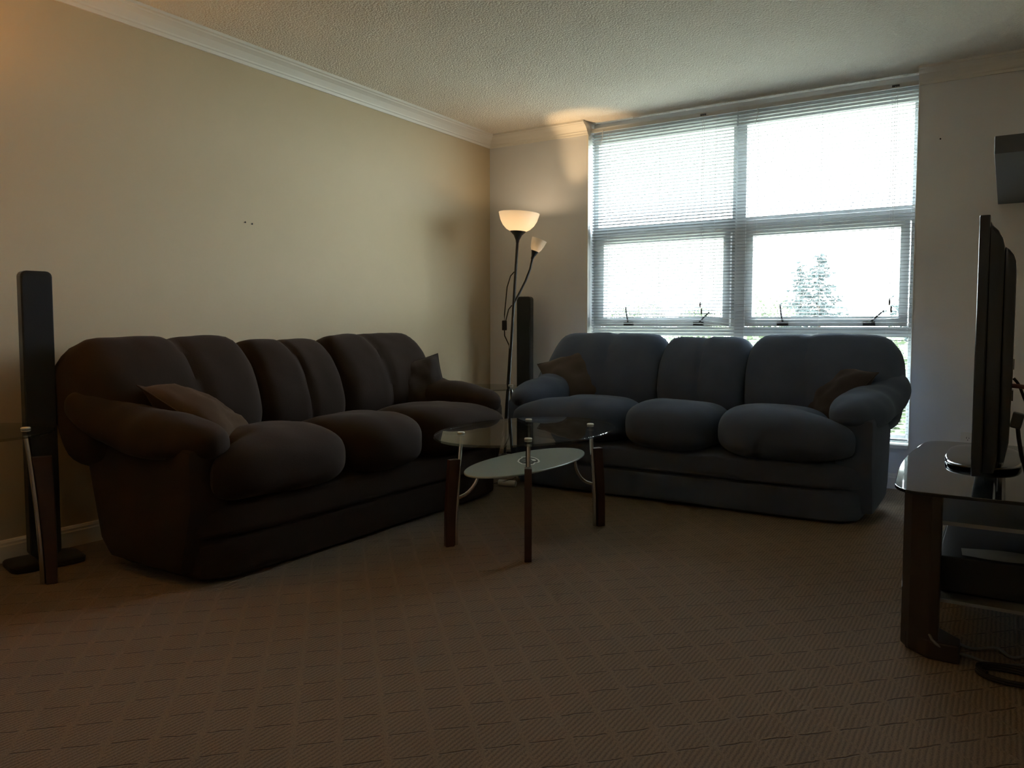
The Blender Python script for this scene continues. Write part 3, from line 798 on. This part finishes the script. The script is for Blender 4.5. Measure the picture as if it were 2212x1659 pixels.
# ------------------------------------------------------------------ outside: ground and trees
GZ = -8.0
LEAF_C = mat('conifer_needles', (.052, .070, .070), .8, noise_scale=.6, noise_amt=.4)
LEAF_B = mat('broad_leaves', (.085, .112, .060), .7, noise_scale=.6, noise_amt=.5)
BARK = mat('bark', (.08, .06, .045), .9)
GRASS = mat('dry_lawn', (.40, .40, .32), .95, noise_scale=.4, noise_amt=.3)
struct('ground', MB().box(-120, 120, .6, 220, GZ - .2, GZ), GRASS)
def conifer(label, x, y, hgt, rad, seed):
    rnd = random.Random(seed)
    t = thing('conifer', label, 'tree', (x, y, GZ), 0, 'conifers outside the window')
    link('trunk', MB().tube([(0, 0, 0), (0, 0, hgt * .5), (0, 0, hgt * .98)], [.28, .16, .02], 8).mesh('trunk', True), BARK, t)
    vs = []; fs = []
    z = hgt * .08
    while z < hgt * .99:
        f = 1 - z / hgt
        L0 = rad * (f ** .7) * (.75 + .45 * rnd.random()) + .12
        for k in range(rnd.randint(5, 7)):
            a = rnd.random() * 6.283; ln = L0 * (.45 + .65 * rnd.random()); droop = .15 + .4 * rnd.random(); zj = z + rnd.uniform(-.35, .25)
            ns = max(3, int(ln * 5))
            for q in range(ns):
                tt = (q + rnd.random()) / ns; rr_ = ln * tt
                px, py, pz = rr_ * math.cos(a), rr_ * math.sin(a), zj - droop * rr_ + .25 * rr_ * tt
                for w in range(3):
                    b = a + rnd.uniform(-1.2, 1.2); s = .06 + .13 * rnd.random(); hh = rnd.uniform(-.22, .08)
                    dx, dy = math.cos(b) * s * 1.6, math.sin(b) * s * 1.6
                    ox, oy = -math.sin(b) * s * .45, math.cos(b) * s * .45
                    o = len(vs)
                    vs += [(px - ox, py - oy, pz), (px + ox, py + oy, pz + .04), (px + dx, py + dy, pz + hh), (px + dx * .4, py + dy * .4, pz - s * .7)]
                    fs += [(o, o + 1, o + 2), (o, o + 2, o + 3), (o + 1, o + 3, o + 2)]
        z += .14 + .10 * rnd.random()
    me = bpy.data.meshes.new('foliage'); me.from_pydata(vs, [], fs); me.update()
    link('foliage', me, LEAF_C, t); return t
def leafy(label, x, y, hgt, rx, rz_, seed, m=LEAF_B):
    rnd = random.Random(seed)
    t = thing('leafy_tree', label, 'tree', (x, y, GZ), 0, 'leafy trees outside the window')
    link('trunk', MB().tube([(0, 0, 0), (.1, 0, hgt * .4), (0, .1, hgt * .8)], [.2, .14, .05], 8).mesh('trunk', True), BARK, t)
    vs = []; fs = []
    blobs = [(rnd.uniform(-.6, .6) * rx, rnd.uniform(-.6, .6) * rx, hgt - rz_ + rnd.uniform(-.7, .6) * rz_, rnd.uniform(.35, .55) * rx) for _ in range(16)]
    for bx, by, bz, br in blobs:
        for _ in range(230):
            d = Vector((rnd.gauss(0, 1), rnd.gauss(0, 1), rnd.gauss(0, 1))).normalized() * br * (.6 + .5 * rnd.random())
            e = Vector((rnd.gauss(0, 1), rnd.gauss(0, 1), rnd.gauss(0, 1))).normalized(); g = e.orthogonal().normalized()
            s = .10 + .08 * rnd.random(); o = len(vs); c = Vector((bx, by, bz)) + d
            vs += [c - e * s, c + g * s * .5, c + e * s, c - g * s * .5]; fs.append((o, o + 1, o + 2, o + 3))
    me = bpy.data.meshes.new('foliage'); me.from_pydata(vs, [], fs); me.update()
    link('foliage', me, m, t); return t
conifer('tall conifer seen through the middle of the lower right pane', -5.67, 42, 13.2, 4.5, 3)
conifer('shorter conifer just left of the tall one', -9.1, 53, 13.5, 3.6, 5)
conifer('conifer at the right edge of the lower right pane', .6, 30.5, 11.6, 4.4, 8)
leafy('rounded leafy tree at the left of the lower right pane', -13.2, 63, 11.4, 3.4, 2.6, 11)
leafy('leafy tree low in the distance behind the centre mullion', -19.5, 63, 11.1, 3.0, 2.4, 12)
leafy('leafy tree in the distance seen through the left pane', -26.5, 63, 11.0, 3.4, 2.4, 13)
for k, (x, y) in enumerate(((-10.4, 22.5), (-7.5, 17), (-5.5, 22.5), (-2.8, 17), (-.6, 22.5), (1.9, 17))):
    leafy(('green tree top below the sash rail, leftmost of the row', 'green tree top below the sash rail, second from the left', 'green tree top below the sash rail, third from the left',
           'green tree top below the sash rail, third from the right', 'green tree top below the sash rail, second from the right', 'green tree top below the sash rail, rightmost of the row')[k], x, y, 8.75, 2.15, 1.9, 30 + k)
